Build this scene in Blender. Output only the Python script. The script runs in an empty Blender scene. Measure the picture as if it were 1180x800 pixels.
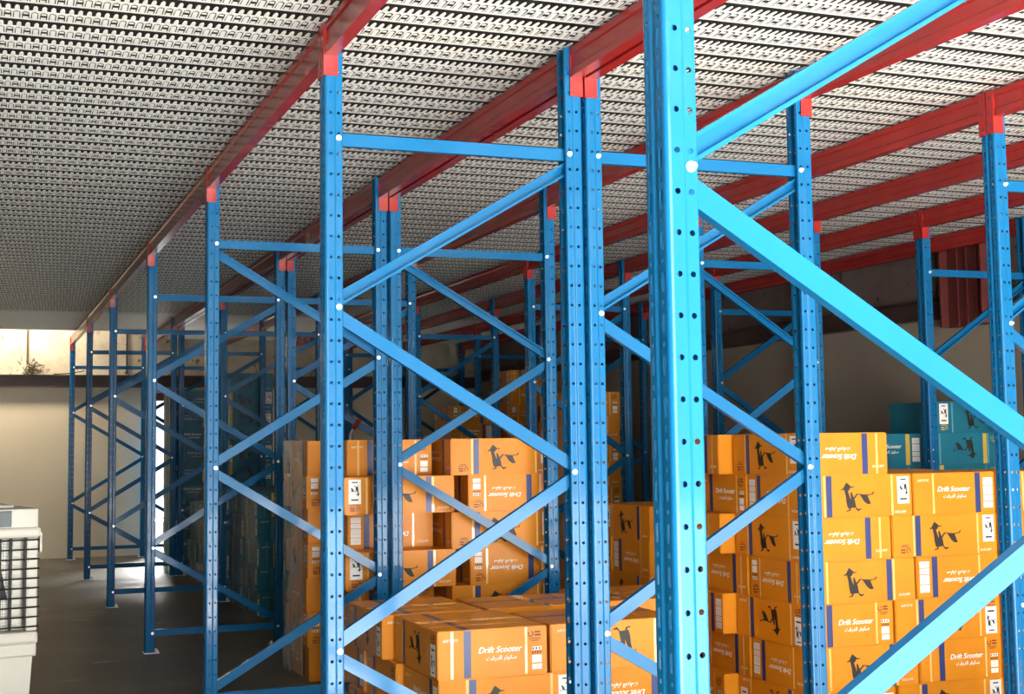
import bpy, bmesh, math, random
from mathutils import Matrix, Vector

S = bpy.context.scene
COL = S.collection
PI = math.pi
rnd = random.Random(7)

# ---------------------------------------------------------------- camera
CX, CY, CZ = -1.1825, -4.9478, 1.5184
YAW, PITCH, ROLL, FPX = 0.3718, 0.0818, -0.0131, 1585.6
def camera():
    cy, sy, cp, sp = math.cos(YAW), math.sin(YAW), math.cos(PITCH), math.sin(PITCH)
    fwd = Vector((sy * cp, cy * cp, sp))
    right = Vector((cy, -sy, 0))
    up = right.cross(fwd)
    cr, sr = math.cos(ROLL), math.sin(ROLL)
    r2 = cr * right + sr * up
    u2 = -sr * right + cr * up
    m = Matrix((r2, u2, -fwd)).transposed().to_4x4()
    m.translation = (CX, CY, CZ)
    cd = bpy.data.cameras.new('camera')
    cd.sensor_fit = 'HORIZONTAL'
    cd.sensor_width = 36.0
    cd.lens = FPX * 36.0 / 1180.0
    cd.shift_x = -2.83 / 1180.0
    cd.shift_y = -18.36 / 1180.0
    cd.clip_end = 200
    o = bpy.data.objects.new('camera', cd)
    o.matrix_world = m
    COL.objects.link(o)
    S.camera = o
camera()

# ---------------------------------------------------------------- light and exposure
S.view_settings.view_transform = 'Standard'
S.view_settings.look = 'None'
S.view_settings.gamma = 1.0
S.view_settings.use_curve_mapping = False
S.view_settings.exposure = 0.5
S.cycles.use_denoising = True
S.cycles.max_bounces = 8
S.cycles.diffuse_bounces = 5
S.cycles.transparent_max_bounces = 12

wd = bpy.data.worlds.new('sky')
S.world = wd
wd.use_nodes = True
wb = wd.node_tree.nodes['Background']
wb.inputs[0].default_value = (0.88, 0.94, 1.0, 1)
wb.inputs[1].default_value = 1.5

def lamp(name, kind, loc, target, energy, color=(1, 1, 1), **kw):
    d = bpy.data.lights.new(name, kind)
    d.energy = energy
    d.color = color
    for k, v in kw.items():
        setattr(d, k, v)
    o = bpy.data.objects.new(name, d)
    o.location = loc
    o.rotation_euler = (Vector(target) - Vector(loc)).to_track_quat('-Z', 'Y').to_euler()
    COL.objects.link(o)
    return o
# sun on the yard behind the camera
lamp('sun', 'SUN', (3.0, -20, 9.3), (0.6, -5.5, 0), 88.0, (1.0, 0.98, 0.94), angle=0.01)
# daylight entering by the open front, by the back door and by the gap at the end of the deck
lamp('front_daylight', 'AREA', (0.1, -6.5, 1.7), (1.2, 2.0, 1.2), 340, (0.98, 0.985, 1.0), shape='RECTANGLE', size=2.4, size_y=2.7)
lamp('door_daylight', 'AREA', (1.75, 17.7, 3.3), (1.0, 12.8, 0.0), 1500, (1.0, 0.99, 0.97), shape='RECTANGLE', size=1.8, size_y=0.9)
lamp('deck_gap_daylight', 'AREA', (-1.7, 14.98, 3.75), (-1.7, 15.55, 2.75), 105, (1.0, 0.9, 0.72), shape='RECTANGLE', size=3.6, size_y=0.3)

# ---------------------------------------------------------------- materials
def nodes(name):
    m = bpy.data.materials.new(name)
    m.use_nodes = True
    nt = m.node_tree
    return m, nt, nt.nodes['Principled BSDF'], nt.nodes.new, nt.links.new

def mat(name, col, rough=0.5, metal=0.0, coat=0.0, var=0.0, scale=6.0, bump=0.0, bscale=40.0, spec=0.5, dark=None, rnd_obj=0.0):
    m, nt, p, N, L = nodes(name)
    p.inputs['Roughness'].default_value = rough
    p.inputs['Metallic'].default_value = metal
    p.inputs['Coat Weight'].default_value = coat
    p.inputs['Coat Roughness'].default_value = 0.07
    p.inputs['Specular IOR Level'].default_value = spec
    tc = N('ShaderNodeTexCoord')
    n = N('ShaderNodeTexNoise')
    n.inputs['Scale'].default_value = scale
    n.inputs['Detail'].default_value = 6
    L(tc.outputs['Object'], n.inputs['Vector'])
    r = N('ShaderNodeValToRGB')
    c2 = dark or tuple(c * (1 - var) for c in col)
    r.color_ramp.elements[0].position = 0.3
    r.color_ramp.elements[1].position = 0.7
    r.color_ramp.elements[0].color = (*c2, 1)
    r.color_ramp.elements[1].color = (*col, 1)
    L(n.outputs['Fac'], r.inputs['Fac'])
    out = r.outputs['Color']
    if rnd_obj:
        oi = N('ShaderNodeObjectInfo')
        hs = N('ShaderNodeHueSaturation')
        mr = N('ShaderNodeMapRange')
        mr.inputs['To Min'].default_value = 1 - rnd_obj
        mr.inputs['To Max'].default_value = 1 + rnd_obj * 0.4
        L(oi.outputs['Random'], mr.inputs['Value'])
        L(mr.outputs['Result'], hs.inputs['Value'])
        L(out, hs.inputs['Color'])
        out = hs.outputs['Color']
    L(out, p.inputs['Base Color'])
    if bump:
        n2 = N('ShaderNodeTexNoise')
        n2.inputs['Scale'].default_value = bscale
        n2.inputs['Detail'].default_value = 8
        L(tc.outputs['Object'], n2.inputs['Vector'])
        b = N('ShaderNodeBump')
        b.inputs['Strength'].default_value = bump
        b.inputs['Distance'].default_value = 0.02
        L(n2.outputs['Fac'], b.inputs['Height'])
        L(b.outputs['Normal'], p.inputs['Normal'])
    return m

M = {}
M['blue'] = mat('blue_paint', (0.005, 0.112, 0.270), 0.25, coat=0.24, spec=0.10, var=0.10, scale=3)
M['red'] = mat('red_paint', (0.37, 0.022, 0.019), 0.22, coat=0.0, spec=0.4, var=0.22, scale=4)
M['zinc'] = mat('galvanised_zinc', (0.90, 0.925, 0.89), 0.45, metal=0.05, var=0.08, scale=9)
M['bolt'] = mat('bright_zinc_bolt', (0.86, 0.86, 0.84), 0.3, metal=0.7)
M['dark'] = mat('dark_void_sheet', (0.035, 0.030, 0.026), 0.9, var=0.3)  # stands in for the darkness behind the deck openings
M['orange'] = mat('orange_carton', (0.73, 0.255, 0.009), 0.42, coat=0.04, spec=0.3, var=0.10, scale=5, bump=0.12, bscale=9, rnd_obj=0.07)
M['teal'] = mat('blue_carton', (0.010, 0.17, 0.25), 0.42, coat=0.04, spec=0.3, var=0.15, scale=5, bump=0.12, bscale=9, rnd_obj=0.12)
M['navy'] = mat('navy_print', (0.022, 0.040, 0.16), 0.35)
M['yellow'] = mat('yellow_print', (0.62, 0.40, 0.05), 0.38)
M['black'] = mat('black_print', (0.012, 0.010, 0.008), 0.5)
M['white'] = mat('white_print', (0.90, 0.89, 0.84), 0.45)
M['label'] = mat('paper_label', (0.84, 0.82, 0.76), 0.5, var=0.06)
M['maroon'] = mat('maroon_print', (0.17, 0.022, 0.008), 0.5)
M['greyprint'] = mat('grey_print', (0.33, 0.32, 0.30), 0.5)
M['tape'] = mat('clear_tape', (0.93, 0.55, 0.17), 0.12, coat=0.6)
M['tape_teal'] = mat('clear_tape_on_blue', (0.10, 0.34, 0.42), 0.12, coat=0.6)
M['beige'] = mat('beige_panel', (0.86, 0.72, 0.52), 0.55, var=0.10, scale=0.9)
M['shadedbeige'] = mat('shaded_beige_panel', (0.40, 0.335, 0.255), 0.7, var=0.14, scale=0.9)  # darker copy of the back wall's beige, with the shade put into the colour
M['lowbounce'] = mat('low_bounce_plaster', (0.13, 0.115, 0.10), 0.85, var=0.2)  # for unseen surfaces, darkened to cut bounced light
M['brown'] = mat('brown_steel', (0.085, 0.042, 0.034), 0.5, var=0.3, scale=3)
M['oxide'] = mat('oxide_red_steel', (0.16, 0.030, 0.026), 0.5, var=0.25, scale=3)
M['cream'] = mat('cream_plastic', (0.43, 0.41, 0.345), 0.42, var=0.04)
M['blackplastic'] = mat('black_plastic', (0.010, 0.009, 0.008), 0.5, spec=0.2)
M['screen'] = mat('dark_display', (0.035, 0.05, 0.058), 0.3, spec=0.25)
M['twig'] = mat('dry_twig', (0.11, 0.075, 0.04), 0.9, var=0.4, scale=20)
M['yard'] = mat('yard_concrete', (0.74, 0.735, 0.71), 0.8, var=0.12, scale=1.0)

def concrete_floor():
    m, nt, p, N, L = nodes('dusty_concrete')
    tc = N('ShaderNodeTexCoord')
    a = N('ShaderNodeTexNoise'); a.inputs['Scale'].default_value = 1.1; a.inputs['Detail'].default_value = 9; a.inputs['Roughness'].default_value = 0.65
    L(tc.outputs['Object'], a.inputs['Vector'])
    r = N('ShaderNodeValToRGB')
    e = r.color_ramp.elements
    e[0].position = 0.33; e[0].color = (0.072, 0.060, 0.043, 1)
    e[1].position = 0.72; e[1].color = (0.130, 0.110, 0.082, 1)
    L(a.outputs['Fac'], r.inputs['Fac'])
    # pale scuffs of dust, wider across than along
    mp = N('ShaderNodeMapping'); mp.inputs['Scale'].default_value = (1.4, 3.6, 1)
    L(tc.outputs['Object'], mp.inputs['Vector'])
    b = N('ShaderNodeTexNoise'); b.inputs['Scale'].default_value = 1.6; b.inputs['Detail'].default_value = 7; b.inputs['Roughness'].default_value = 0.7
    L(mp.outputs['Vector'], b.inputs['Vector'])
    r2 = N('ShaderNodeValToRGB')
    r2.color_ramp.elements[0].position = 0.61; r2.color_ramp.elements[0].color = (0, 0, 0, 1)
    r2.color_ramp.elements[1].position = 0.68; r2.color_ramp.elements[1].color = (0.75, 0.75, 0.75, 1)
    L(b.outputs['Fac'], r2.inputs['Fac'])
    mx = N('ShaderNodeMix'); mx.data_type = 'RGBA'
    L(r2.outputs['Color'], mx.inputs['Factor'])
    L(r.outputs['Color'], mx.inputs[6])
    mx.inputs[7].default_value = (0.38, 0.35, 0.30, 1)
    L(mx.outputs[2], p.inputs['Base Color'])
    p.inputs['Roughness'].default_value = 0.5
    p.inputs['Specular IOR Level'].default_value = 0.35
    bp = N('ShaderNodeBump'); bp.inputs['Strength'].default_value = 0.12; bp.inputs['Distance'].default_value = 0.02
    L(a.outputs['Fac'], bp.inputs['Height']); L(bp.outputs['Normal'], p.inputs['Normal'])
    return m
M['floor'] = concrete_floor()

def rough_wall(name, light, darkc, pos=(0.30, 0.62), scale=1.6):
    m, nt, p, N, L = nodes(name)
    tc = N('ShaderNodeTexCoord')
    a = N('ShaderNodeTexNoise'); a.inputs['Scale'].default_value = scale; a.inputs['Detail'].default_value = 12; a.inputs['Roughness'].default_value = 0.72
    L(tc.outputs['Object'], a.inputs['Vector'])
    r = N('ShaderNodeValToRGB')
    r.color_ramp.elements[0].position = pos[0]; r.color_ramp.elements[0].color = (*darkc, 1)
    r.color_ramp.elements[1].position = pos[1]; r.color_ramp.elements[1].color = (*light, 1)
    L(a.outputs['Fac'], r.inputs['Fac'])
    # scattered pits
    v = N('ShaderNodeTexNoise'); v.inputs['Scale'].default_value = 7.0; v.inputs['Detail'].default_value = 4
    L(tc.outputs['Object'], v.inputs['Vector'])
    r2 = N('ShaderNodeValToRGB')
    r2.color_ramp.elements[0].position = 0.30; r2.color_ramp.elements[0].color = (0.25, 0.19, 0.13, 1)
    r2.color_ramp.elements[1].position = 0.36; r2.color_ramp.elements[1].color = (1, 1, 1, 1)
    L(v.outputs['Fac'], r2.inputs['Fac'])
    mx = N('ShaderNodeMix'); mx.data_type = 'RGBA'; mx.blend_type = 'MULTIPLY'; mx.inputs['Factor'].default_value = 1
    L(r.outputs['Color'], mx.inputs[6]); L(r2.outputs['Color'], mx.inputs[7])
    L(mx.outputs[2], p.inputs['Base Color'])
    p.inputs['Roughness'].default_value = 0.9
    bp = N('ShaderNodeBump'); bp.inputs['Strength'].default_value = 0.5; bp.inputs['Distance'].default_value = 0.03
    L(a.outputs['Fac'], bp.inputs['Height']); L(bp.outputs['Normal'], p.inputs['Normal'])
    return m
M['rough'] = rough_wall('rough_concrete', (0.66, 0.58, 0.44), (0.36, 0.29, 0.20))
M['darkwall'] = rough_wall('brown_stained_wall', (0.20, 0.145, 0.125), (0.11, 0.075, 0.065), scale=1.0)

# ---------------------------------------------------------------- mesh helpers
class MB:
    def __init__(s):
        s.v = []; s.f = []; s.m = []; s.sm = []
    def add(s, pts, faces, mi=0, smooth=False):
        o = len(s.v)
        s.v.extend([tuple(p) for p in pts])
        for f in faces:
            s.f.append(tuple(i + o for i in f)); s.m.append(mi); s.sm.append(smooth)
    def box(s, x0, x1, y0, y1, z0, z1, mi=0):
        s.add([(x0, y0, z0), (x1, y0, z0), (x1, y1, z0), (x0, y1, z0), (x0, y0, z1), (x1, y0, z1), (x1, y1, z1), (x0, y1, z1)],
              [(0, 3, 2, 1), (4, 5, 6, 7), (0, 1, 5, 4), (1, 2, 6, 5), (2, 3, 7, 6), (3, 0, 4, 7)], mi)
    def bevbox(s, x0, x1, y0, y1, z0, z1, b, mi=0):
        bm = bmesh.new()
        bmesh.ops.create_cube(bm, size=1)
        for v in bm.verts:
            v.co = Vector(((x0 + x1) / 2 + v.co.x * (x1 - x0), (y0 + y1) / 2 + v.co.y * (y1 - y0), (z0 + z1) / 2 + v.co.z * (z1 - z0)))
        bmesh.ops.bevel(bm, geom=bm.edges[:], offset=b, segments=2, affect='EDGES', profile=0.6)
        s.bm(bm, mi)
    def bm(s, bm, mi=0):
        bm.verts.index_update()
        s.add([v.co.copy() for v in bm.verts], [[v.index for v in f.verts] for f in bm.faces], mi)
        bm.free()
    def prism(s, poly, fn, a, b, mi=0, cap=True):
        """closed polygon (2-D list) swept from a to b; fn(p, t) -> 3-D point"""
        n = len(poly)
        pts = [fn(p, a) for p in poly] + [fn(p, b) for p in poly]
        fs = [(i, (i + 1) % n, n + (i + 1) % n, n + i) for i in range(n)]
        if cap:
            fs += [tuple(range(n))[::-1], tuple(range(n, 2 * n))]
        s.add(pts, fs, mi)
    def cyl(s, p0, p1, r, n=10, mi=0, r1=None):
        p0 = Vector(p0); p1 = Vector(p1); r1 = r if r1 is None else r1
        d = (p1 - p0).normalized()
        u = d.orthogonal().normalized(); w = d.cross(u)
        A = [(math.cos(2 * PI * i / n), math.sin(2 * PI * i / n)) for i in range(n)]
        pts = [p0 + r * (c * u + q * w) for c, q in A] + [p1 + r1 * (c * u + q * w) for c, q in A]
        s.add(pts, [(i, (i + 1) % n, n + (i + 1) % n, n + i) for i in range(n)] + [tuple(range(n))[::-1], tuple(range(n, 2 * n))], mi)
    def tube(s, pts, r, n=8, mi=0):
        for a, b in zip(pts, pts[1:]):
            s.cyl(a, b, r, n, mi)
    def mesh(s, name, mats, smooth=False):
        me = bpy.data.meshes.new(name)
        me.from_pydata(s.v, [], s.f)
        for m in (mats if isinstance(mats, (list, tuple)) else [mats]):
            me.materials.append(m)
        if len(me.materials) > 1:
            me.polygons.foreach_set('material_index', s.m)
        me.update()
        if any(s.sm):
            me.polygons.foreach_set('use_smooth', s.sm)
        return me

PARTLABEL = {'bolt': 'bright zinc bolt head', 'base_plate': 'galvanised foot plate', 'paper_tag': 'white paper shipping tag', 'info_label': 'white printed label block',
             'tape': 'clear packing tape', 'scooter_picture': 'black scooter silhouette', 'locking_hole': 'small dark hole'}
def link(name, me, parent=None, loc=(0, 0, 0), rot=None):
    o = bpy.data.objects.new(name, me)
    COL.objects.link(o)
    if parent:
        o.parent = parent
        if name in PARTLABEL:
            o['label'] = PARTLABEL[name]
    o.location = loc
    if rot:
        o.rotation_euler = rot
    return o
def empty(name, loc, rz=0.0):
    o = bpy.data.objects.new(name, None)
    o.empty_display_size = 0.1
    COL.objects.link(o)
    o.location = loc
    o.rotation_euler = (0, 0, rz)
    return o
def tag(o, label, cat, group=None):
    o['label'] = label; o['category'] = cat
    if group:
        o['group'] = group
    return o
def structure(o, label=None):
    o['kind'] = 'structure'
    if label:
        o['label'] = label
    return o
def copy_tree(o, parent=None):
    kids = list(o.children)
    c = o.copy(); COL.objects.link(c); c.parent = parent
    for k in kids:
        copy_tree(k, c)
    return c
ORD = ['first', 'second', 'third', 'fourth', 'fifth', 'sixth', 'seventh', 'eighth', 'ninth', 'tenth', 'eleventh', 'twelfth']

# ---------------------------------------------------------------- the room
XL, XR, YF, YB = -4.2, 6.15, -6.4, 15.55
b = MB(); b.box(XL - .2, XR + .2, YF, YB + .2, -0.12, 0)
structure(link('floor', b.mesh('floor', M['floor'])), 'dusty grey brown concrete floor')
b = MB(); b.box(-16, 18, -30, YF, -0.14, -0.01)
structure(link('yard_ground', b.mesh('yard', M['yard'])))
b = MB(); b.box(-5, 9, YB + .2, 26, -0.14, -0.01)
structure(link('rear_ground', b.mesh('rear', M['yard'])))

DX0, DX1, DZ = 1.11, 2.05, 2.23
b = MB()
zt = 2.42
b.box(XL, DX0, YB, YB + .2, 0, zt, 0); b.box(DX1, XR + .2, YB, YB + .2, 0, zt, 0); b.box(DX0, DX1, YB, YB + .2, DZ, zt, 0)
b.box(XL, XR + .2, YB, YB + .2, zt, 4.2, 1)
structure(link('wall_back', b.mesh('wall_back', [M['beige'], M['rough']])), 'beige panelled back wall with rough concrete above a brown beam')
b = MB(); b.box(XL - .2, XL, YF, YB + .2, 0, 4.2, 0)
structure(link('wall_left', b.mesh('wall_left', [M['lowbounce']])))
b = MB(); b.box(XL - .2, -1.7, YF - .2, YF, 0, 3.4, 0)
structure(link('light_block_front', b.mesh('light_block_front', [M['lowbounce']])))  # unseen wall, added to keep daylight off the left-facing sides
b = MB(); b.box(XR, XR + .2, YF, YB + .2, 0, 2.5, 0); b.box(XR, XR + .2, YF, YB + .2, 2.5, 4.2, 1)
wr = structure(link('wall_right', b.mesh('wall_right', [M['shadedbeige'], M['darkwall']])), 'right side wall, beige below and stained brown above')
def hbeam(name, fn, a, c, z0, z1, dep, m):
    t = .012
    b = MB()
    prof = [(0, z0), (dep, z0), (dep, z0 + t), (t, z0 + t), (t, z1 - t), (dep, z1 - t), (dep, z1), (0, z1)]
    b.prism(prof, fn, a, c)
    return structure(link(name, b.mesh(name, m)))
hbeam('trim_1', lambda p, t: (t, YB - p[0], p[1]), XL, XR, 2.40, 2.575, .10, M['brown'])['label'] = 'brown steel beam along the back wall'
hbeam('trim_2', lambda p, t: (XR - p[0], t, p[1]), YF, 3.45, 2.49, 2.64, .10, M['brown'])['label'] = 'brown steel channel on the right wall, nearer length'
hbeam('trim_3', lambda p, t: (XR - p[0], t, p[1]), 4.15, YB - .1, 2.49, 2.66, .10, M['brown'])['label'] = 'brown steel channel on the right wall, farther length'
# steel column in the right wall
b = MB()
b.box(XR - .16, XR, 3.55, 3.57, 2.40, 3.28); b.box(XR - .16, XR, 4.03, 4.05, 2.40, 3.28); b.box(XR - .09, XR, 3.57, 4.03, 2.40, 3.28)
for yy in (3.69, 3.80, 3.91):
    b.box(XR - .105, XR - .09, yy - .012, yy + .012, 2.40, 3.28)
structure(link('trim_4', b.mesh('trim_4', M['oxide'])), 'dark red steel column on the right wall')
# unseen upper-storey shell, added to block the sun from the back wall
b = MB()
b.box(XL - .2, XR + .2, YF, YF + .15, 3.3, 6.5); b.box(XL - .2, XR + .2, 14.32, 14.45, 3.27, 6.5); b.box(XL - .2, XR + .2, YF, 14.45, 6.5, 6.65)
b.box(XL - .2, XL - .05, YF, 14.45, 4.2, 6.5); b.box(XR + .05, XR + .2, YF, 14.45, 4.2, 6.5)
structure(link('sun_block_upper', b.mesh('sun_block_upper', M['lowbounce'])))
# seams of the wall panels
b = MB()
for yy in (1.9, 5.6, 5.75, 8.2, 10.9):
    b.box(XR - .008, XR, yy, yy + .03, 2.66, 3.25)
structure(link('trim_5', b.mesh('trim_5', M['brown'])))
# door surround
dr = structure(empty('door_1', (DX0, YB, 0)), 'open back door full of daylight with a dark red frame')
b = MB()
b.box(-.06, 0.02, -.05, .21, 0, DZ + .09); b.box(DX1 - DX0 - .02, DX1 - DX0 + .06, -.05, .21, 0, DZ + .09)
b.box(0.02, DX1 - DX0 - .02, -.05, .21, DZ - .02, DZ + .09)
link('door_frame', b.mesh('door_frame', M['oxide']), dr)
# details on the rough wall
b = MB(); b.cyl((-.55, YB - .016, 2.72), (-.55, YB - .016, 3.6), .014, 8)
tag(link('conduit', b.mesh('conduit', M['twig'])), 'thin vertical brown conduit on the bright rough wall above the back beam', 'pipe')
b = MB(); b.box(.79, .81, YB - .03, YB, 2.6, 3.6)
structure(link('trim_6', b.mesh('trim_6', M['brown'])))
b = MB()
for i in range(110):
    a = rnd.uniform(0, PI); r = abs(rnd.gauss(0, .085))
    c = Vector((r * math.cos(a) * 1.1, rnd.uniform(-.05, 0.01), abs(rnd.gauss(0, .07))))
    d = Vector((rnd.uniform(-1, 1), rnd.uniform(-.5, .5), rnd.uniform(-.2, 1))).normalized() * rnd.uniform(.03, .08)
    b.cyl(c, c + d, .006, 4)
tag(link('dry_plant', b.mesh('dry_plant', M['twig']), None, (-.50, YB - .07, 2.577)), 'clump of dry twigs lying on the back beam below the conduit', 'plant')
b = MB(); b.tube([(0, 0, 0), (.22, .01, .012), (.42, .012, .05)], .008, 6)
tag(link('dry_stick', b.mesh('dry_stick', M['twig']), None, (-.20, YB - .06, 2.584)), 'thin dry stick lying on the back beam beside the twig clump', 'stick')

# ---------------------------------------------------------------- deck ceiling
ce = structure(empty('ceiling', (0, 0, 3.108)), 'mezzanine deck of punched galvanised planks seen from below')
PITCHY, CELL = 0.205, 0.0623
def punched_plank():
    x0, n = XL - .05, int((XR - XL + .1) / CELL)
    b = MB()
    h = CELL / 4
    def slot(cx, cy, hx, hy, a, c, bar):
        bp = [(hx, 0), (hx, hy), (0, hy), (-hx, hy), (-hx, 0), (-hx, -hy), (0, -hy), (hx, -hy)]
        rim = [(a, 0), (a, c), (0, c), (-a, c), (-a, 0), (-a * .85, -c * .78), (0, -c), (a * .85, -c * .78)]
        b.add([(cx + p[0], cy + p[1], 0) for p in bp] + [(cx + p[0], cy + p[1], 0) for p in rim],
              [(i, (i + 1) % 8, 8 + (i + 1) % 8, 8 + i) for i in range(8)])
        # the tongue left standing in the slot, bent up a little
        t = a - .0035
        y0, y1 = cy - c + .018, cy + c
        if bar:
            b.add([(cx - t, y1, 0), (cx + t, y1, 0), (cx + t, cy + .018, .0005), (cx - t, cy + .018, .0005)], [(0, 1, 2, 3)])
            b.add([(cx - t, cy - .004, .001), (cx + t, cy - .004, .001), (cx + t * .8, y0, .002), (cx - t * .8, y0, .002)], [(0, 1, 2, 3)])
        else:
            b.add([(cx - t, y1, 0), (cx + t, y1, 0), (cx + t, y0 + .008, .002), (cx + t * .6, y0, .0025), (cx - t * .6, y0, .0025), (cx - t, y0 + .008, .002)], [(0, 1, 2, 3, 4, 5)])
    for i in range(n):
        for k in (0, 1):
            cx = x0 + i * CELL + h + 2 * h * k
            # rounded tongue of the toothed near edge, openings on both sides of it
            tip = [(cx - .0090, .076), (cx - .0082, .044), (cx - .0066, .030), (cx - .0028, .022), (cx + .0028, .022), (cx + .0066, .030), (cx + .0082, .044), (cx + .0090, .076)]
            b.add([(p[0], p[1], 0) for p in tip] + [(p[0], p[1], .0015) for p in tip], [tuple(range(8))] + [(j, j + 1, 9 + j, 8 + j) for j in range(7)])
            b.add([(cx - h, .076, 0), (cx + h, .076, 0), (cx + h, .086, 0), (cx - h, .086, 0), (cx - h, .076, .0015), (cx + h, .076, .0015)], [(0, 1, 2, 3), (0, 4, 5, 1)])
            slot(cx, .130, h, .044, .0128, .041, k == 0)
    L = x0 + n * CELL
    b.add([(x0, .174, 0), (L, .174, 0), (L, .190, 0), (x0, .190, 0), (L, .190, .003), (x0, .190, .003)], [(0, 1, 2, 3), (3, 2, 4, 5)])
    return b.mesh('deck_plank', M['zinc'])
pm = punched_plank()
y = -6.2
k = 0
while y < 11.8:
    link('deck_plank', pm, ce, ((k % 3) * .011, y, 0)); y += PITCHY; k += 1
b = MB()
while y < 15.33:
    x1 = XR
    xa = XL - .05 if y < 14.2 else .95
    for q in range(3):
        b.add([(xa, y + q * .066, .02), (x1, y + q * .066, .02), (x1, y + q * .066 + .05, .0), (xa, y + q * .066 + .05, .0), (x1, y + q * .066 + .064, .02), (xa, y + q * .066 + .064, .02)],
              [(0, 1, 2, 3), (3, 2, 4, 5)])
    y += PITCHY
link('plain_panel', b.mesh('plain_panel', M['zinc']), ce)
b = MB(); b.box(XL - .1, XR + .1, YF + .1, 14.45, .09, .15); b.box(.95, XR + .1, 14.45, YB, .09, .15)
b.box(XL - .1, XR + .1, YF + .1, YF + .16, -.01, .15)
link('void_sheet', b.mesh('void_sheet', M['dark']), ce)  # dark sheet added so the deck openings look into darkness

# ---------------------------------------------------------------- racks
HP = 0.0776
UH = 3.095
FW = .09
def upright_mesh():
    half = [(.070, .020), (.070, .0095), (.0695, .0072), (.068, .0052), (.0655, .0042), (.0635, .004), (.0445, .004), (.0425, .0036), (.0410, .0028),
            (.0390, .0012), (.0375, .0004), (.0355, 0), (.0115, 0), (.0085, .0004), (.0055, .0014), (.0032, .0032), (.0014, .0055), (.0004, .0085), (0, .0115),
            (0, .0335), (.0008, .0358), (.0025, .0375), (.0045, .0392), (.0052, .0415)]
    path = half + [(x, FW - y) for x, y in reversed(half)]
    NH = len(half)
    t = .0024
    P = [Vector(p) for p in path]
    nrm = []
    for i in range(len(P)):
        ds = []
        if i > 0: ds.append((P[i] - P[i - 1]).normalized())
        if i < len(P) - 1: ds.append((P[i + 1] - P[i]).normalized())
        ns = [Vector((d.y, -d.x)) for d in ds]
        n = sum(ns, Vector((0, 0))).normalized()
        nrm.append(n / max(.5, n.dot(ns[0])))
    Q = [p + n * t for p, n in zip(P, nrm)]
    b = MB()
    sh = lambda p, z: (p.x, p.y - FW / 2, z)
    kinds = {5: 'r', 11: 'r', 18: 's'}
    kinds.update({2 * NH - 2 - i: k for i, k in list(kinds.items())})
    for i in range(len(P) - 1):
        k = kinds.get(i)
        if not k:
            if i == 0 or (i - 1) in kinds:
                j = i
                while j < len(P) - 1 and j not in kinds:
                    j += 1
                n = j - i + 1
                for R, rev in ((P, 0), (Q, 1)):
                    pts = [sh(R[i + q], 0) for q in range(n)] + [sh(R[i + q], UH) for q in range(n)]
                    fs = [(q, q + 1, n + q + 1, n + q) for q in range(n - 1)]
                    b.add(pts, [f[::-1] for f in fs] if rev else fs, smooth=True)
            continue
        tiles = []
        nz = int(UH / HP)
        z = 0.0
        for j in range(nz + 1):
            if j == nz:
                tiles.append((z, UH, None)); break
            if k == 'r':
                tiles.append((z, z + HP, (.0060, .0060)))
            else:
                tiles.append((z, z + .05, (.0062, .0200))); tiles.append((z + .05, z + HP, (.0050, .0062)))
            z += HP
        w = (P[i + 1] - P[i]).length
        for z0, z1, hole in tiles:
            zc = (z0 + z1) / 2
            if not hole:
                b.add([sh(P[i], z0), sh(P[i + 1], z0), sh(P[i + 1], z1), sh(P[i], z1)], [(0, 1, 2, 3)])
                b.add([sh(Q[i], z0), sh(Q[i + 1], z0), sh(Q[i + 1], z1), sh(Q[i], z1)], [(3, 2, 1, 0)])
                continue
            a, c = hole
            bp = [(1, zc), (1, z1), (.5, z1), (0, z1), (0, zc), (0, z0), (.5, z0), (1, z0)]
            q = .80 if c > .012 else .7071
            qz = .86 if c > .012 else .7071
            hp = [(a, 0), (a * q, c * qz), (0, c), (-a * q, c * qz), (-a, 0), (-a * q, -c * qz), (0, -c), (a * q, -c * qz)]
            pts = []
            for A, B in ((P[i], P[i + 1]), (Q[i], Q[i + 1])):
                d = (B - A)
                for u, z in bp: pts.append(sh(A + d * u, z))
                for u, z in hp: pts.append(sh(A + d * (.5 + u / w), zc + z))
            fs = []
            for s in range(8):
                n = (s + 1) % 8
                fs += [(s, n, 8 + n, 8 + s), (16 + n, 16 + s, 24 + s, 24 + n), (8 + s, 8 + n, 24 + n, 24 + s)]
            b.add(pts, fs)
    return b.mesh('upright', M['blue'])
UPM = upright_mesh()
b = MB(); b.box(-.006, .105, -.065, .065, 0, .005)
b.cyl((.09, -.045, .005), (.09, -.045, .024), .009, 6); b.cyl((.09, .045, .005), (.09, .045, .024), .009, 6)
BPM = b.mesh('base_plate', M['zinc'])

def brace_mesh(p0, p1, open_front):
    """lipped channel between two (x, z) points in the frame's plane"""
    a = Vector((p0[0], 0, p0[1])); c = Vector((p1[0], 0, p1[1]))
    d = (c - a).normalized(); t = Vector((-d.z, 0, d.x))
    s = 1 if open_front else -1
    h, dp, th, lip = .024, .014, .002, .009
    prof = [(-h + lip, -dp), (-h, -dp), (-h, dp), (h, dp), (h, -dp), (h - lip, -dp), (h - lip, -dp + th), (h - th, -dp + th), (h - th, dp - th),
            (-h + th, dp - th), (-h + th, -dp + th), (-h + lip, -dp + th)]
    b = MB()
    b.prism(prof, lambda p, q: a + d * q + t * p[0] + Vector((0, s * p[1], 0)), 0, (c - a).length, cap=False)
    return b.mesh('brace', M['blue'])

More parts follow.
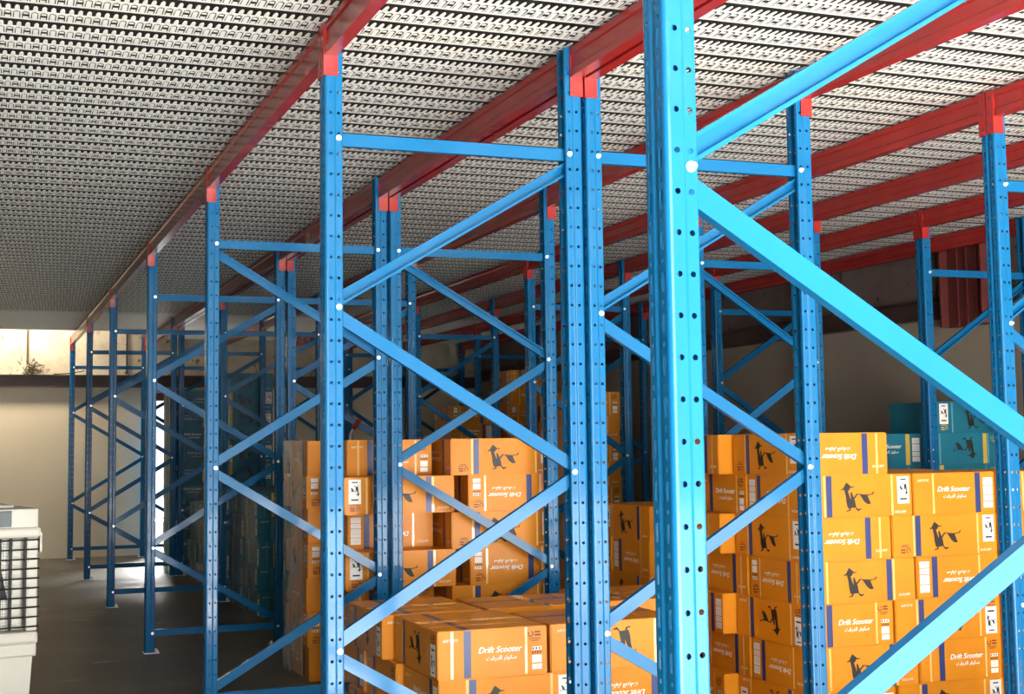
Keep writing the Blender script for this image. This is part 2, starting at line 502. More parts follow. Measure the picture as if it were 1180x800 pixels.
Z = [2.667, 2.032, 1.406, 0.776, 0.146]
frame_cache = {}
def make_frame(depth, pat):
    if (depth, pat) in frame_cache:
        return copy_tree(frame_cache[(depth, pat)])
    r = empty('rack_frame', (0, 0, 0))
    u = link('upright', UPM, r, (0, 0, .005)); link('base_plate', BPM, u, (0, 0, -.005))
    u = link('upright', UPM, r, (depth, 0, .005), (0, 0, PI)); link('base_plate', BPM, u, (0, 0, -.005))
    xl, xr = .054, depth - .054
    side = [(xr, xl, xr, xl, xr), (xl, xr, xl, xr, xl)][0 if pat == 'P' else 1]
    link('horizontal_brace', brace_mesh((xl - .012, Z[0]), (xr + .012, Z[0]), False), r)
    link('horizontal_brace', brace_mesh((xl - .012, Z[4]), (xr + .012, Z[4]), False), r)
    for k in range(4):
        off0 = -.052 if k == 0 else -.028
        off1 = .052 if k == 3 else .028
        x0, x1 = side[k], side[k + 1]
        link('diagonal_brace', brace_mesh((x0, Z[k] + off0), (x1, Z[k + 1] + off1), k == 0), r)
    bolts = [(xl, Z[0]), (xr, Z[0]), (xl, Z[4]), (xr, Z[4])] + [(side[k], Z[k]) for k in (1, 2, 3)]
    b = MB()
    b.cyl((0, .002, 0), (0, -.0015, 0), .0105, 14); b.cyl((0, -.0015, 0), (0, -.009, 0), .0085, 6); b.cyl((0, -.009, 0), (0, -.016, 0), .0055, 8)
    bme = b.mesh('bolt', M['bolt'])
    for x, z in bolts:
        link('bolt', bme, r, (x, -FW / 2 + .0035, z))
    frame_cache[(depth, pat)] = r
    return r

YI = {-1: -2.702, 0: 0.0, 1: 2.82, 2: 5.717, 3: 8.94, 4: 12.01, 5: 15.2}
ROWS = {'A': (0.0, 1.048), 'B': (1.066, 1.058), 'C': (3.10, .955), 'D': (4.8875, .955)}
ROWTXT = {'A': 'row beside the open aisle', 'B': 'second row, backing onto it', 'C': 'third row', 'D': 'right wall row'}
PLACE = {-1: 'nearest the camera', 0: 'second from the camera', 1: 'third from the camera', 2: 'fourth from the camera', 3: 'fifth from the camera', 4: 'sixth from the camera', 5: 'last before the back wall'}
spans = {'A': range(-1, 6), 'B': range(0, 6), 'C': range(0, 6), 'D': range(1, 6)}
for row, (x0, dep) in ROWS.items():
    for i in spans[row]:
        f = make_frame(dep, 'Q' if i == 1 and row in 'ABC' else 'P')
        f.location = (x0, YI[i] + FW / 2, 0)
        tag(f, 'blue perforated rack frame, %s, in the %s' % (PLACE[i], ROWTXT[row]), 'rack frame', 'blue upright frames of the racking')

def conn_mesh(sx, sy):
    """end connector; sx = +1 outer face toward -x, sy = -1 plate on the camera side of the upright"""
    b = MB()
    y0 = sy * FW / 2
    z0, z1 = 2.9, 3.10
    def bx(xa, xb, ya, yb, za, zb):
        xs = sorted((sx * xa, sx * xb)); ys = sorted((ya, yb))
        b.box(xs[0], xs[1], ys[0], ys[1], za, zb)
    bx(-.0045, .050, y0 + sy * .0002, y0 + sy * .0048, z0, z1)
    # face plate on the slotted side, with three square holes
    ya, yb = y0, y0 - sy * .041
    zs = [z0, z0 + .022, z0 + .038, z0 + .09, z0 + .106, z0 + .158, z0 + .174, z1]
    ym0, ym1 = y0 - sy * .014, y0 - sy * .026
    for k in range(len(zs) - 1):
        if k % 2 == 0:
            bx(-.0048, -.0003, ya, yb, zs[k], zs[k + 1])
        else:
            bx(-.0048, -.0003, ya, ym0, zs[k], zs[k + 1]); bx(-.0048, -.0003, ym1, yb, zs[k], zs[k + 1])
    me = b.mesh('end_connector', M['red'])
    b2 = MB()
    b2.cyl((sx * .037, y0 + sy * .0045, z0 + .016), (sx * .037, y0 + sy * .0052, z0 + .016), .0045, 8)
    return me, b2.mesh('locking_hole', M['black'])
CONN = {(sx, sy): conn_mesh(sx, sy) for sx in (1, -1) for sy in (1, -1)}
def beam_mesh(sx, length):
    p = [(0, 2.977), (.050, 2.977), (.050, 3.006), (.044, 3.012), (.044, 3.060), (.050, 3.066), (.050, 3.0965), (.030, 3.0965), (.030, 3.090), (.012, 3.090), (.012, 3.0965),
         (0, 3.0965), (0, 3.072), (.007, 3.064), (.007, 3.016), (0, 3.008)]
    b = MB()
    b.prism([(sx * q[0], q[1]) for q in p], lambda q, t: (q[0], t, q[1]), 0, length)
    return b.mesh('beam', M['red'])
def beam(row, side, i):
    x0, dep = ROWS[row]
    sx = 1 if side == 'L' else -1
    X = x0 if side == 'L' else x0 + dep
    ya = YI[i] + FW + .0052
    yb = YI[i + 1] - .0052
    r = empty('rack_beam', (X, ya, 0))
    link('box_section', beam_mesh(sx, yb - ya), r)
    for sy, yy, ii in ((1, YI[i] + FW / 2, i), (-1, YI[i + 1] + FW / 2, i + 1)):
        c = link('end_connector', CONN[(sx, sy)][0], r, (0, yy - ya, 0))
        link('locking_hole', CONN[(sx, sy)][1], c)
    bays = {-1: 'first bay from the camera', 0: 'second bay from the camera', 1: 'third bay from the camera', 2: 'fourth bay from the camera', 3: 'fifth bay from the camera', 4: 'last bay before the back wall'}
    tag(r, 'red box beam under the deck, %s side of the %s, %s' % ('left' if side == 'L' else 'right', ROWTXT[row], bays[i]), 'rack beam', 'red beams carrying the deck')
for row in ROWS:
    for side in 'LR':
        for i in range(-1, 5):
            beam(row, side, i)

# ---------------------------------------------------------------- cartons
BL, BW, BH = .69, .545, .222
def text_mesh(body, size, shear, mname, width=None, offset=0.0):
    c = bpy.data.curves.new('lettering', 'FONT')
    c.body = body; c.size = size; c.shear = shear; c.align_x = 'CENTER'; c.align_y = 'CENTER'; c.offset = offset
    c.resolution_u = 3
    o = bpy.data.objects.new('lettering_source', c)
    COL.objects.link(o)
    dg = bpy.context.evaluated_depsgraph_get()
    me = bpy.data.meshes.new_from_object(o.evaluated_get(dg))
    bpy.data.objects.remove(o)
    xs = [v.co.x for v in me.vertices]
    w0 = max(xs) - min(xs)
    k = (width / w0) if width else 1
    cx = (max(xs) + min(xs)) / 2
    pts = [((v.co.x - cx) * k, v.co.y * (k if width else 1)) for v in me.vertices]
    fs = [tuple(p.vertices) for p in me.polygons]
    bpy.data.meshes.remove(me)
    return pts, fs
TXT = text_mesh('Drift Scooter', .05, .28, 'white', .215, 0)
ARA = text_mesh('\uFE96\uFED3\uFEAD\uFEAA\uFEDF\uFE8D \uFEAE\uFE97\uFEEE\uFEDC\uFEB3', .05, 0, 'white', .150, 0)
LOGO = text_mesh('AIRTOYS', .03, .3, 'white', .075, 0)

SCOOT = [
    [(225, 175), (325, 165), (340, 280), (345, 400), (357, 500), (372, 560), (335, 672), (285, 600), (300, 520), (318, 505), (300, 400), (285, 330), (290, 470), (272, 480), (258, 400), (240, 330)],
    [(240, 572), (300, 556), (296, 590), (246, 584)], [(345, 542), (400, 512), (392, 545), (350, 566)],
    [(160, 142), (205, 100), (238, 165), (225, 178), (205, 148), (170, 152)], [(285, 165), (300, 110), (345, 98), (343, 122), (315, 128), (306, 170)],
    [(238, 350), (258, 360), (215, 450), (150, 432), (92, 424), (40, 435), (20, 476), (6, 470), (24, 424), (86, 404), (150, 412), (203, 428)],
    [(50, 240), (92, 234), (132, 292), (182, 430), (90, 412)],
]
SCOOT = [[((x - 200) * .00053, (385 - y) * .000268) for x, y in poly] for poly in SCOOT]

OFF = .0009
def flat(polys, z=0.0):
    b = MB()
    for p in polys:
        b.add([(q[0], -OFF - z, q[1]) for q in p], [tuple(range(len(p)))])
    return b
def rect(u0, u1, v0, v1): return [(u0, v0), (u1, v0), (u1, v1), (u0, v1)]
def tri_fix(me):
    bm = bmesh.new(); bm.from_mesh(me)
    bmesh.ops.triangulate(bm, faces=[f for f in bm.faces if len(f.verts) > 4], ngon_method='EAR_CLIP')
    bm.to_mesh(me); bm.free()
    return me
def put(ptsfs, cx, cy, k=1.0, bold=0.0):
    b = MB()
    for n, (ex, ey) in enumerate(((0, 0), (bold, .3 * bold), (-bold, -.3 * bold))[:3 if bold else 1]):
        b.add([(p[0] * k + cx + ex, -OFF - n * .0001, p[1] * k + cy + ey) for p in ptsfs[0]], ptsfs[1])
    return b

designs = {}
def design(name, teal=False):
    """list of (part name, mesh) in face coordinates: x across, z up, print facing -y"""
    key = (name, teal)
    if key in designs:
        return designs[key]
    w = BL if name[0] == 'F' else BW
    h = BH
    U = lambda u: (u - .5) * w
    V = lambda v: (v - .5) * h
    out = []
    def part(nm, mb, m):
        out.append((nm, tri_fix(mb.mesh(nm, M[m]))))
    hs = h / 2 - .004
    stripe = {'T1': (.235, .30), 'T2': (.75, .815), 'F1': (.215, .265), 'F2': (.735, .785)}[name]
    part('printed_stripe', flat([rect(U(stripe[0]), U(stripe[1]), -hs, hs)]), 'yellow' if teal else 'navy')
    tp = {'T1': (.13, .80), 'T2': (.24,), 'F1': (.80, .20), 'F2': (.19, .80)}[name]
    for t in tp:
        part('tape', flat([rect(U(t) - .006, U(t) + .006, -hs, hs)], .0004), 'tape_teal' if teal else 'tape')
    def seal(u, v):
        mb = MB(); c = (U(u), V(v))
        n = 14
        pts = []
        for i in range(n + 1):
            a = PI * .75 + 1.65 * PI * i / n
            for r in (.014, .009):
                pts.append((c[0] + r * math.cos(a), -OFF, c[1] + r * math.sin(a)))
        mb.add(pts, [(2 * i, 2 * i + 1, 2 * i + 3, 2 * i + 2) for i in range(n)])
        for q in (rect(c[0] + .019, c[0] + .048, c[1] + .004, c[1] + .012), rect(c[0] + .019, c[0] + .050, c[1] - .010, c[1] - .002), rect(c[0] - .008, c[0] + .05, c[1] - .024, c[1] - .020), rect(c[0] + .002, c[0] + .04, c[1] - .033, c[1] - .029)):
            mb.add([(p[0], -OFF, p[1]) for p in q], [(0, 1, 2, 3)])
        part('printed_seal', mb, 'yellow' if teal else 'maroon')
    def shipping_tag(u):
        c = U(u); k = -.30
        part('paper_tag', flat([rect(c - .038, c + .038, V(.06), V(.62) + .02)], .0003), 'label')
        polys = [[(c + p[0] * k * -1.0, V(.36) - p[1] * .42) for p in poly] for poly in SCOOT]
        polys = [[(2 * c - x, y) for x, y in poly] for poly in polys]
        polys += [rect(c - .022, c + .022, V(.58), V(.62)), rect(c - .018, c + .018, V(.12), V(.15))]
        part('tag_print', flat(polys, .0008), 'black')
    if name == 'T1':
        part('lettering', put(TXT, U(.565), V(.56), bold=.0011), 'white')
        part('arabic_lettering', put(ARA, U(.575), V(.39), bold=.0006), 'white')
        part('small_lettering', put(LOGO, U(.115), V(.80)), 'white')
        seal(.845, .84)
        x0, x1 = U(.855), U(.945)
        part('info_label', flat([rect(x0, x1, V(.50), V(.57)), rect(x0, x1, V(.24), V(.40)), rect(x0, x1, V(.10), V(.215))], .0003), 'label')
        part('warning_marks', flat([rect(x0 + q * .0125, x0 + q * .0125 + .008, V(.43), V(.475)) for q in range(4)] + [rect(x0 + q * .016 + .002, x0 + q * .016 + .010, V(.515), V(.555)) for q in range(3)], .0006), 'maroon')
    elif name == 'T2':
        part('lettering', put(TXT, U(.49), V(.60), bold=.0011), 'white')
        part('arabic_lettering', put(ARA, U(.50), V(.43), bold=.0006), 'white')
        part('small_lettering', put(LOGO, U(.12), V(.82)), 'white')
        x0, x1 = U(.85), U(.965)
        part('info_label', flat([rect(x0, x1, V(a), V(c)) for a, c in ((.12, .27), (.29, .42), (.44, .66), (.68, .86))], .0003), 'label')
        part('label_print', flat([rect(x0 + .006, x1 - .008, V(v), V(v) + .0018) for v in (.16, .21, .33, .38, .48, .53, .58, .73, .78)], .0006), 'greyprint')
    else:
        f1 = name == 'F1'
        cx = U(.50) if f1 else U(.50)
        part('scooter_picture', flat([[(cx + x, y + .004) for x, y in poly] for poly in SCOOT]), 'black')
        part('small_lettering', put(LOGO, U(.105 if f1 else .115), V(.86 if f1 else .90)), 'white')
        seal(.875 if f1 else .855, .85)
        shipping_tag(.905 if f1 else .085)
    designs[key] = out
    return out

body_cache = {}
def body(dx, dy, teal, wob):
    k = (dx, dy, teal, wob)
    if k not in body_cache:
        bm = bmesh.new()
        bmesh.ops.create_cube(bm, size=1)
        for v in bm.verts:
            v.co = Vector((v.co.x * dx, v.co.y * dy, v.co.z * BH))
        bmesh.ops.bevel(bm, geom=bm.edges[:], offset=.005, segments=2, affect='EDGES')
        b = MB(); b.bm(bm)
        # flap seam along the top and bottom
        body_cache[k] = b.mesh('scooter_carton', M['teal' if teal else 'orange'])
    return body_cache[k]

GAP = .003
def carton(x, y, layer, front='W', fd=None, ld=None, teal=False, label='', group='', top=False, cat='carton', z0=0.0):
    """x, y: near left corner; front 'W' or 'L' = which side faces -y; fd / ld = (design, upside down) on the front / left face"""
    dx, dy = (BW, BL) if front == 'W' else (BL, BW)
    dx -= GAP; dy -= GAP
    jx, jy, jr = rnd.uniform(-.004, .004), rnd.uniform(-.006, .003), rnd.uniform(-.004, .004)
    o = link('scooter_carton', body(dx, dy, teal, 0))
    o.location = (x + dx / 2 + jx, y + dy / 2 + jy, z0 + (layer + .5) * BH)
    o.rotation_euler = (0, 0, jr)
    tag(o, label, cat, group)
    def face(dsg, side):
        nm, flip = dsg
        for pn, me in design(nm, teal):
            c = link(pn, me, o)
            mtx = Matrix.Rotation(PI, 4, 'Y') if flip else Matrix.Identity(4)
            if side == 'f':
                mtx = Matrix.Translation((0, -dy / 2, 0)) @ mtx
            else:
                mtx = Matrix.Translation((-dx / 2, 0, 0)) @ Matrix.Rotation(-PI / 2, 4, 'Z') @ mtx
            c.matrix_local = mtx
    if fd: face(fd, 'f')
    if ld: face(ld, 'l')
    if top:
        tm = M['tape_teal' if teal else 'tape']
        b = MB()
        u = -dx / 2 + dx * .27
        if front == 'W':
            b.box(u - .018, u + .018, -dy / 2 + .004, dy / 2 - .004, BH / 2, BH / 2 + .0006)
            link('printed_stripe', b.mesh('top_stripe', M['yellow' if teal else 'navy']), o)
            b = MB(); b.box(-dx / 2 + .004, dx / 2 - .004, -.03, .03, BH / 2 + .0007, BH / 2 + .0012); link('tape', b.mesh('top_tape', tm), o); b = MB(); b.box(-dx / 2 + .006, dx / 2 - .006, -.19, -.178, BH / 2 + .0007, BH / 2 + .0012)
        else:
            b.box(-dx / 2 + .004, dx / 2 - .004, .02, .055, BH / 2, BH / 2 + .0006)
            link('printed_stripe', b.mesh('top_stripe', M['yellow' if teal else 'navy']), o)
            b = MB(); b.box(-.03, .03, -dy / 2 + .004, dy / 2 - .004, BH / 2 + .0007, BH / 2 + .0012); link('tape', b.mesh('top_tape', tm), o); b = MB(); b.box(.18, .192, -dy / 2 + .006, dy / 2 - .006, BH / 2 + .0007, BH / 2 + .0012)
        link('tape', b.mesh('top_tape', M['tape_teal' if teal else 'tape']), o)
    return o

T1, T1f, T2, T2f = ('T1', 0), ('T1', 1), ('T2', 0), ('T2', 1)
F1, F1f, F2, F2f = ('F1', 0), ('F1', 1), ('F2', 0), ('F2', 1)
def lay(stack, layer, n, where, color='orange', z0='', extra=''):
    """label text"""
    k = n - 1 - layer
    lv = 'top layer' if k == 0 else ('bottom layer' if layer == 0 else ORD[k] + ' layer down')
    return '%s carton%s, %s, %s of %s' % (color, extra, lv, where, stack)
def design_words(fd):
    return ' showing scooter' if fd and fd[0][0] == 'F' else (' showing lettering' if fd else '')

# right stack, in the aisle of the third row
G = 'orange cartons of the right stack'
SN = 'right orange stack'
RX, RY = 2.80, 1.20
N7 = 7
R_rows = {6: ('o', T1f, None, F2f, T1f), 5: ('e', F2f, T2, T2f, T1), 4: ('o', T1f, F2f, F2f, T2f), 3: ('e', F1f, T2f, T1f, T1f), 2: ('o', T1, F1, F1, F1),
          1: ('e', F1f, T1, T2f, T1f), 0: ('o', T2, F2f, F2, T1)}
for ly, (kind, f1, f2, l1, l2) in R_rows.items():
    nm = lambda w, d: lay(SN, ly, N7, w, extra=design_words(d))
    if kind == 'o':
        carton(RX, RY, ly, 'W', f1, l1, label=nm('front left corner', f1), group=G, top=ly == 6)
        if f2: carton(RX + BW + .01, RY, ly, 'L', f2, None, label=nm('front middle', f2), group=G)
        carton(RX - .085, RY + BL + .01, ly, 'L', T1f, l2 if l2[0][0] == 'T' else T2, label=nm('left side rear', None), group=G)
        if ly < 6: carton(RX + BL - .06, RY + BW + .17, ly, 'W', None, None, label=nm('middle rear', None), group=G)
    else:
        carton(RX, RY, ly, 'L', f1, l1, label=nm('front left corner', f1), group=G)
        carton(RX + BL + .01, RY, ly, 'W', f2, None, label=nm('front middle', f2), group=G)
        carton(RX, RY + BW + .01, ly, 'L', None, l2, label=nm('left side rear', None), group=G)
        carton(RX + BL + .01, RY + BL + .01, ly, 'L', None, None, label=nm('middle rear', None), group=G)
    if ly < 6:
        carton(RX + BL + BW + .05, RY - .02, ly, 'L' if ly % 2 else 'W', (F1f if ly % 2 else T1), None, label=nm('front right end', None), group=G)

# stack behind it, dark in the shade
G = 'orange cartons behind the right stack'
SN = 'shaded stack behind right stack'
for ly in range(5):
    nm = lambda w, d: lay(SN, ly, 5, w, extra=design_words(d))
    if ly % 2 == 0:
        carton(2.80, 2.96, ly, 'W', None, F1f, label=nm('left side', F1f), group=G)
        carton(2.80 + BW + .01, 2.98, ly, 'L', None, None, label=nm('right side', None), group=G)
    else:
        carton(2.80, 2.96, ly, 'L', None, T2f, label=nm('near left side', T2), group=G)
        carton(2.80, 2.96 + BW + .01, ly, 'L', None, T1, label=nm('far left side', T1), group=G)

# centre stack behind the third pair of uprights
G = 'orange cartons of the centre stack'
SN = 'centre orange stack'
C_rows = {6: (T1, F2f), 5: (F1f, T1f), 4: (T2f, F2f), 3: (F1f, T1f), 2: (T1, F2f), 1: (F1, T2), 0: (T1f, F1)}
for ly, (f1, f2) in C_rows.items():
    nm = lambda w, d: lay(SN, ly, N7, w, extra=design_words(d))
    if f1[0][0] == 'T':
        carton(.92, 3.27, ly, 'W', f1, F1f, label=nm('front left', f1), group=G)
        carton(1.50, 3.03, ly, 'L', f2, T1f, label=nm('front right', f2), group=G)
        carton(1.57, 3.03 + BW + .03, ly, 'L', None, None, label=nm('rear right', None), group=G)
        carton(.83 + rnd.uniform(-.01, .02), 3.985, ly, 'L', T2, T1f, label=nm('rear left', T2), group=G)
    else:
        carton(.845, 3.05, ly, 'L', f1, T2, label=nm('front left', f1), group=G)
        carton(1.615, 3.03, ly, 'W', f2, F1f, label=nm('front right', f2), group=G)
        carton(1.615, 3.03 + BL + .03, ly, 'W', None, None, label=nm('rear right', None), group=G)
        carton(.83 + rnd.uniform(-.01, .02), 3.96, ly, 'W', T1f, F2f, label=nm('rear left', T1), group=G)

# low front stack
G = 'orange cartons of the low front stack'
SN = 'low front orange stack'
FX, FY = .785, 1.13
for ly in range(3):
    nm = lambda w, d: lay(SN, ly, 3, w, extra=design_words(d))
    tp = ly == 2
    if ly % 2 == 0:
        carton(FX, FY, ly, 'W', T1, F1, label=nm('front left corner', T1), group=G, top=tp)
        carton(FX + BW + .015, FY, ly, 'L', F1, None, label=nm('front right', F1), group=G, top=tp)
        carton(FX - .055, FY + BL + .025, ly, 'W', T2, F1, label=nm('rear left', T2), group=G, top=tp)
        carton(FX + BW - .03, FY + BL + .03, ly, 'L', None, None, label=nm('rear middle', None), group=G, top=tp)
        carton(FX + BW - .03 + BL * .0 + BL + .01, FY + BL + .05, ly, 'W', None, None, label=nm('rear right', None), group=G, top=tp)
    else:
        carton(FX + .01, FY - .005, ly, 'L', F2f, T2, label=nm('front left corner', F2), group=G)
        carton(FX + BL + .02, FY, ly, 'W', T1f, None, label=nm('front right', T1), group=G)
        carton(FX - .03, FY + BW + .012, ly, 'L', T2, T1, label=nm('middle left', T1), group=G)
        carton(FX - .04, FY + 2 * BW + .024, ly, 'L', None, T2, label=nm('rear left', None), group=G)
        carton(FX + BL + .02, FY + BL + .03, ly, 'L', None, None, label=nm('rear right', None), group=G)

# far orange stacks near the right wall
G = 'orange cartons of the far stacks'
for ly in range(11):
    carton(5.02, 11.15, ly, 'W', [T2, T1, T1f][ly % 3], [F2f, F1][ly % 2], label=lay('tall far stack near right wall', ly, 11, 'front'), group=G)
for ly in range(9):
    carton(4.28, 11.25, ly, 'W', [T1f, T2][ly % 2], [F1f, F2][ly % 2], label=lay('shorter far stack beside it', ly, 9, 'front'), group=G)
for ly in range(9):
    carton(4.12 - .16, 6.9, ly, 'W', [T1, T2f][ly % 2], None, label=lay('stack behind the paired uprights', ly, 9, 'front'), group=G)

# blue cartons, right wall row
G = 'blue cartons by the right wall'
for ly in range(7):
    carton(4.62 - .20, 3.02, ly, 'W', [T2, F1 and T1][ly % 2], T1, True, label=lay('right blue stack', ly, 8, 'left column', 'blue'), group=G)
for ly in range(8):
    if ly % 2:
        carton(5.12 if ly == 7 else 4.985, 3.04, ly, 'L', F1f if ly == 7 else F1, None, True, label=lay('right blue stack', ly, 8, 'right column', 'blue'), group=G)
    else:
        carton(4.985, 3.02, ly, 'L', F2, None, True, label=lay('right blue stack', ly, 8, 'right column', 'blue'), group=G)

# blue cartons, long low run and tall block at its end
G = 'blue cartons in the long low run'
for r in range(6):
    yy = (7.48, 8.19, 9.07, 9.77, 10.47, 11.17)[r]
    n = 5 if r < 3 else 4
    xx = 1.17
    for ly in range(n):
        carton(xx + rnd.uniform(-.01, .02), yy, ly, 'W', [T1, F2 and T2][ly % 2], [F1, F2f][(ly + r) % 2], True,
               label=lay('long low run, %s pile back' % ORD[r], ly, n, 'left side', 'blue'), group=G)
G = 'blue cartons in the tall far block'
cols = [1.01, 1.01 + BW + .02, 1.01 + 2 * BW + .04 - .42]
for c in range(2):
    n = (10, 11)[c]
    for ly in range(n):
        carton(cols[c], 12.25, ly, 'L' if c else 'W', [F2f, F1f, F1][ly % 3] if c else [T1, T2, T1f][ly % 3], T1 if c else [F1, F2f][ly % 2], True,
               label=lay('tall far blue block', ly, n, ('left column', 'right column')[c], 'blue'), group=G)

# ---------------------------------------------------------------- air cooler
ck = tag(empty('air_cooler', (-1.16, 2.16, 0), math.radians(9)), 'cream evaporative air cooler with black fan grille standing in the open aisle', 'air cooler')
W2 = .268
b = MB()
b.bevbox(-W2 + .045, W2 - .045, .03, .42, .10, .60, .012)          # tank core
b.prism([(-W2 + .05, .10), (W2 - .05, .10), (W2 - .022, .53), (-W2 + .022, .53)], lambda p, t: (p[0], t, p[1]), .012, .44)
b.bevbox(-W2 + .006, W2 - .006, -.002, .45, .525, .59, .010)
b.bevbox(-W2, W2, -.012, .455, .585, .645, .016)
link('water_tank', b.mesh('water_tank', M['cream']), ck)
b = MB()
b.bevbox(-W2 + .002, W2 - .002, .075, .45, .645, 1.105, .01)
for s in (-1, 1):
    xa, xb = sorted((s * (W2 - .002), s * (W2 - .055)))
    b.bevbox(xa, xb, .012, .10, .645, 1.10, .008)
    xa, xb = sorted((s * (W2 - .074), s * (W2 - .124)))
    b.bevbox(xa, xb, .03, .10, .655, 1.095, .006)
    for k in range(9):
        zz = .68 + k * .047
        b.bevbox(xa + .004, xb - .004, .022, .05, zz, zz + .030, .004)
link('housing', b.mesh('housing', M['cream']), ck)
b = MB()
b.bevbox(-W2 + .004, W2 - .004, .0, .45, 1.10, 1.235, .008)
b.bevbox(-W2 - .006, W2 + .006, -.018, .46, 1.095, 1.145, .014)
b.bevbox(-W2 + .08, W2 - .10, .10, .40, 1.235, 1.252, .006)
for s in (-1, 1):
    xa, xb = sorted((s * (W2 + .003), s * (W2 + .016)))
    b.bevbox(xa, xb, .0, .04, 1.02, 1.12, .005)
hd = link('top_cover', b.mesh('top_cover', M['cream']), ck)
b = MB(); b.bevbox(-.150, .138, -.006, .004, 1.150, 1.226, .003)
link('display', b.mesh('display', M['screen']), hd)
b = MB()   # honeycomb pad behind the fan
for i in range(22):
    x = -.15 + i * .0143
    b.box(x - .0018, x + .0018, .066, .078, .66, 1.09)
for i in range(30):
    zz = .665 + i * .0145
    b.box(-.152, .152, .066, .078, zz - .0018, zz + .0018)
link('mesh_pad', b.mesh('mesh_pad', M['label']), ck)
b = MB()
b.cyl((0, .03, .872), (0, .07, .872), .062, 24)
for k in range(5):
    a0 = k * 2 * PI / 5
    ring = []
    for j in range(7):
        r = .035 + j * .0185
        for e, yy in ((-.62, .036), (.62, .064)):
            a = a0 + e * (1.25 - j * .03) + j * .03
            ring.append((r * math.cos(a), yy, .872 + r * math.sin(a)))
    b.add(ring, [(2 * j, 2 * j + 1, 2 * j + 3, 2 * j + 2) for j in range(6)])
link('fan', b.mesh('fan', M['blackplastic']), ck)
b = MB()
for k in range(10):
    zz = .668 + k * .0462
    b.tube([(-W2 - .004, .006, zz), (-W2 + .03, -.004, zz), (W2 - .03, -.004, zz), (W2 + .004, .006, zz)], .0042, 6)
for x in (-.137, -.088, -.03, .03, .088, .137):
    b.box(x - .006, x + .006, -.002, .012, .655, 1.095)
for s in (-1, 1):
    for k in range(9):
        zz = .668 + k * .0462
        b.box(s * (W2 - .064) - .006, s * (W2 - .064) + .006, .0, .014, zz, zz + .0462)
link('grille', b.mesh('grille', M['blackplastic']), ck)
b = MB()
for sx in (-1, 1):
    for yy in (.07, .38):
        b.cyl((sx * .17 - .012, yy, .035), (sx * .17 + .012, yy, .035), .035, 16)
        b.box(sx * .17 - .018, sx * .17 + .018, yy - .02, yy + .02, .05, .105)
link('castors', b.mesh('castors', M['blackplastic']), ck)

# ---------------------------------------------------------------- stretch film
def film_material(lo, hi):
    m, nt, p, N, L = nodes('clear_stretch_film')
    p.inputs['Base Color'].default_value = (0.80, 0.78, 0.74, 1)
    p.inputs['Roughness'].default_value = 0.16
    p.inputs['Specular IOR Level'].default_value = 0.9
    tr = N('ShaderNodeBsdfTransparent')
    mx = N('ShaderNodeMixShader')
    tc = N('ShaderNodeTexCoord')
    n = N('ShaderNodeTexNoise'); n.inputs['Scale'].default_value = 5; n.inputs['Detail'].default_value = 6
    L(tc.outputs['Object'], n.inputs['Vector'])
    mr = N('ShaderNodeMapRange')
    mr.inputs['From Min'].default_value = .35; mr.inputs['From Max'].default_value = .70
    mr.inputs['To Min'].default_value = lo; mr.inputs['To Max'].default_value = hi
    L(n.outputs['Fac'], mr.inputs['Value'])
    L(mr.outputs['Result'], mx.inputs['Fac'])
    L(tr.outputs[0], mx.inputs[1]); L(p.outputs[0], mx.inputs[2])
    L(mx.outputs[0], nt.nodes['Material Output'].inputs['Surface'])
    return m
M['film'] = film_material(.28, .62)
M['film_thin'] = film_material(.05, .30)
from mathutils import noise as mnoise
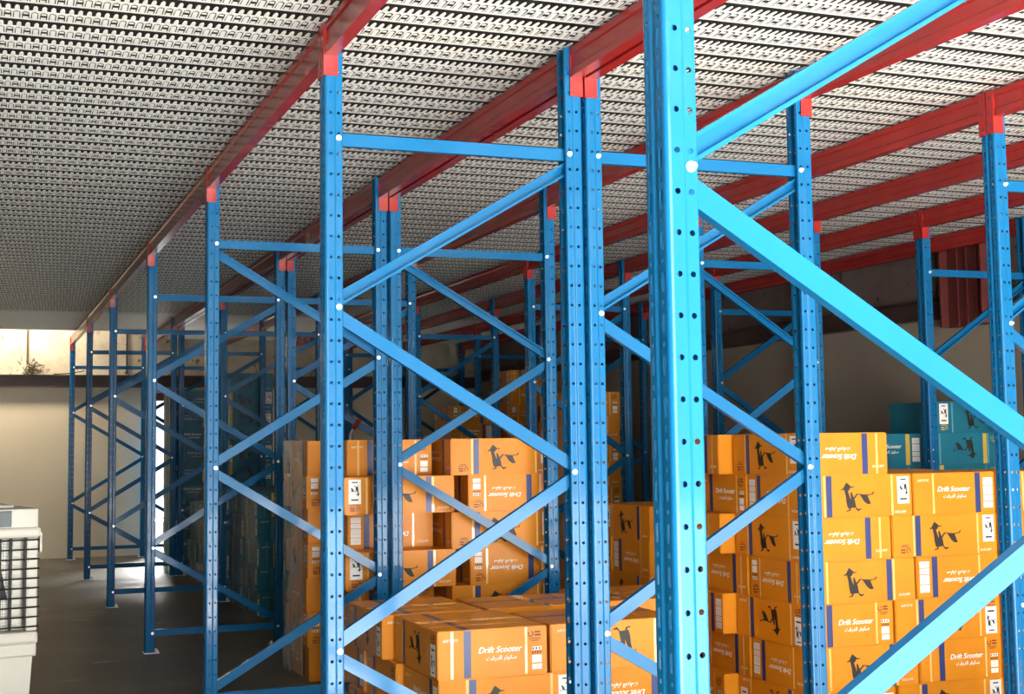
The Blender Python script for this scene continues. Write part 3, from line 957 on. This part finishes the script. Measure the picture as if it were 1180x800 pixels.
def film(pts, z0, z1, label, amp=.012, step=.045, mt='film'):
    """sheet round a pile following the path pts (x, y), wrinkled"""
    P = []
    for a, c in zip(pts, pts[1:]):
        a = Vector(a); c = Vector(c); n = max(2, int((c - a).length / step))
        d = (c - a).normalized()
        for i in range(n):
            P.append((a + (c - a) * i / n, Vector((d.y, -d.x))))
    P.append((Vector(pts[-1]), P[-1][1]))
    nz = max(2, int((z1 - z0) / step))
    v = []
    for j in range(nz + 1):
        z = z0 + (z1 - z0) * j / nz
        for q, nn in P:
            w = mnoise.noise(Vector((q.x * 4, q.y * 4, z * 5))) * .6 + abs(mnoise.noise(Vector((q.x * 9 + q.y * 9, z * 3, 7)))) * .8
            o = q + nn * (amp * (.35 + w))
            v.append((o.x, o.y, z))
    m = len(P)
    b = MB()
    b.add(v, [(j * m + i, j * m + i + 1, (j + 1) * m + i + 1, (j + 1) * m + i) for j in range(nz) for i in range(m - 1)], smooth=True)
    o = link('stretch_film', b.mesh('stretch_film', M[mt]))
    tag(o, label, 'stretch film')
    return o
film([(.795, 4.55), (.795, 3.93)], .02, 1.56, 'clear wrinkled stretch film over the rear left side of the centre orange stack')
film([(1.145, 8.88), (1.145, 7.45)], .02, 1.12, 'clear stretch film wrapped round the nearer part of the long low blue run', mt='film_thin')
film([(1.145, 11.88), (1.145, 9.06)], .02, 1.10, 'clear stretch film wrapped round the farther part of the long low blue run', mt='film_thin')
film([(.712, 2.52), (.712, 1.86)], .02, .66, 'clear stretch film over the rear left side of the low front orange stack', amp=.008, mt='film_thin')

# ---------------------------------------------------------------- hand truck behind the centre stack
ht = tag(empty('hand_truck', (1.50, 5.05, 0), .15), 'grey tube hand truck with red grips standing behind the centre orange stack', 'hand truck')
b = MB()
for sx in (-.11, .11):
    b.tube([(sx, .0, .10), (sx, .02, 1.45), (sx, -.01, 1.60), (sx, -.09, 1.66)], .012, 8)
for zz in (.30, .65, 1.0, 1.35):
    b.cyl((-.11, .01, zz), (.11, .01, zz), .009, 8)
link('tube_frame', b.mesh('tube_frame', M['bolt']), ht)
b = MB(); b.box(-.19, .19, -.22, .0, .02, .028); b.box(-.19, .19, -.004, .004, .02, .14)
link('toe_plate', b.mesh('toe_plate', M['bolt']), ht)
for sx in (-.11, .11):
    b = MB(); b.cyl((sx, -.075, 1.652), (sx, -.17, 1.705), .018, 10)
    link('grip', b.mesh('grip', M['red']), ht)
for sx in (-.17, .17):
    b = MB(); b.cyl((sx - .025, .06, .10), (sx + .025, .06, .10), .10, 20)
    link('wheel', b.mesh('wheel', M['blackplastic']), ht)
b = MB(); b.cyl((-.19, .06, .10), (.19, .06, .10), .010, 8); b.box(-.12, -.10, 0, .06, .09, .11); b.box(.10, .12, 0, .06, .09, .11)
link('axle', b.mesh('axle', M['bolt']), ht)
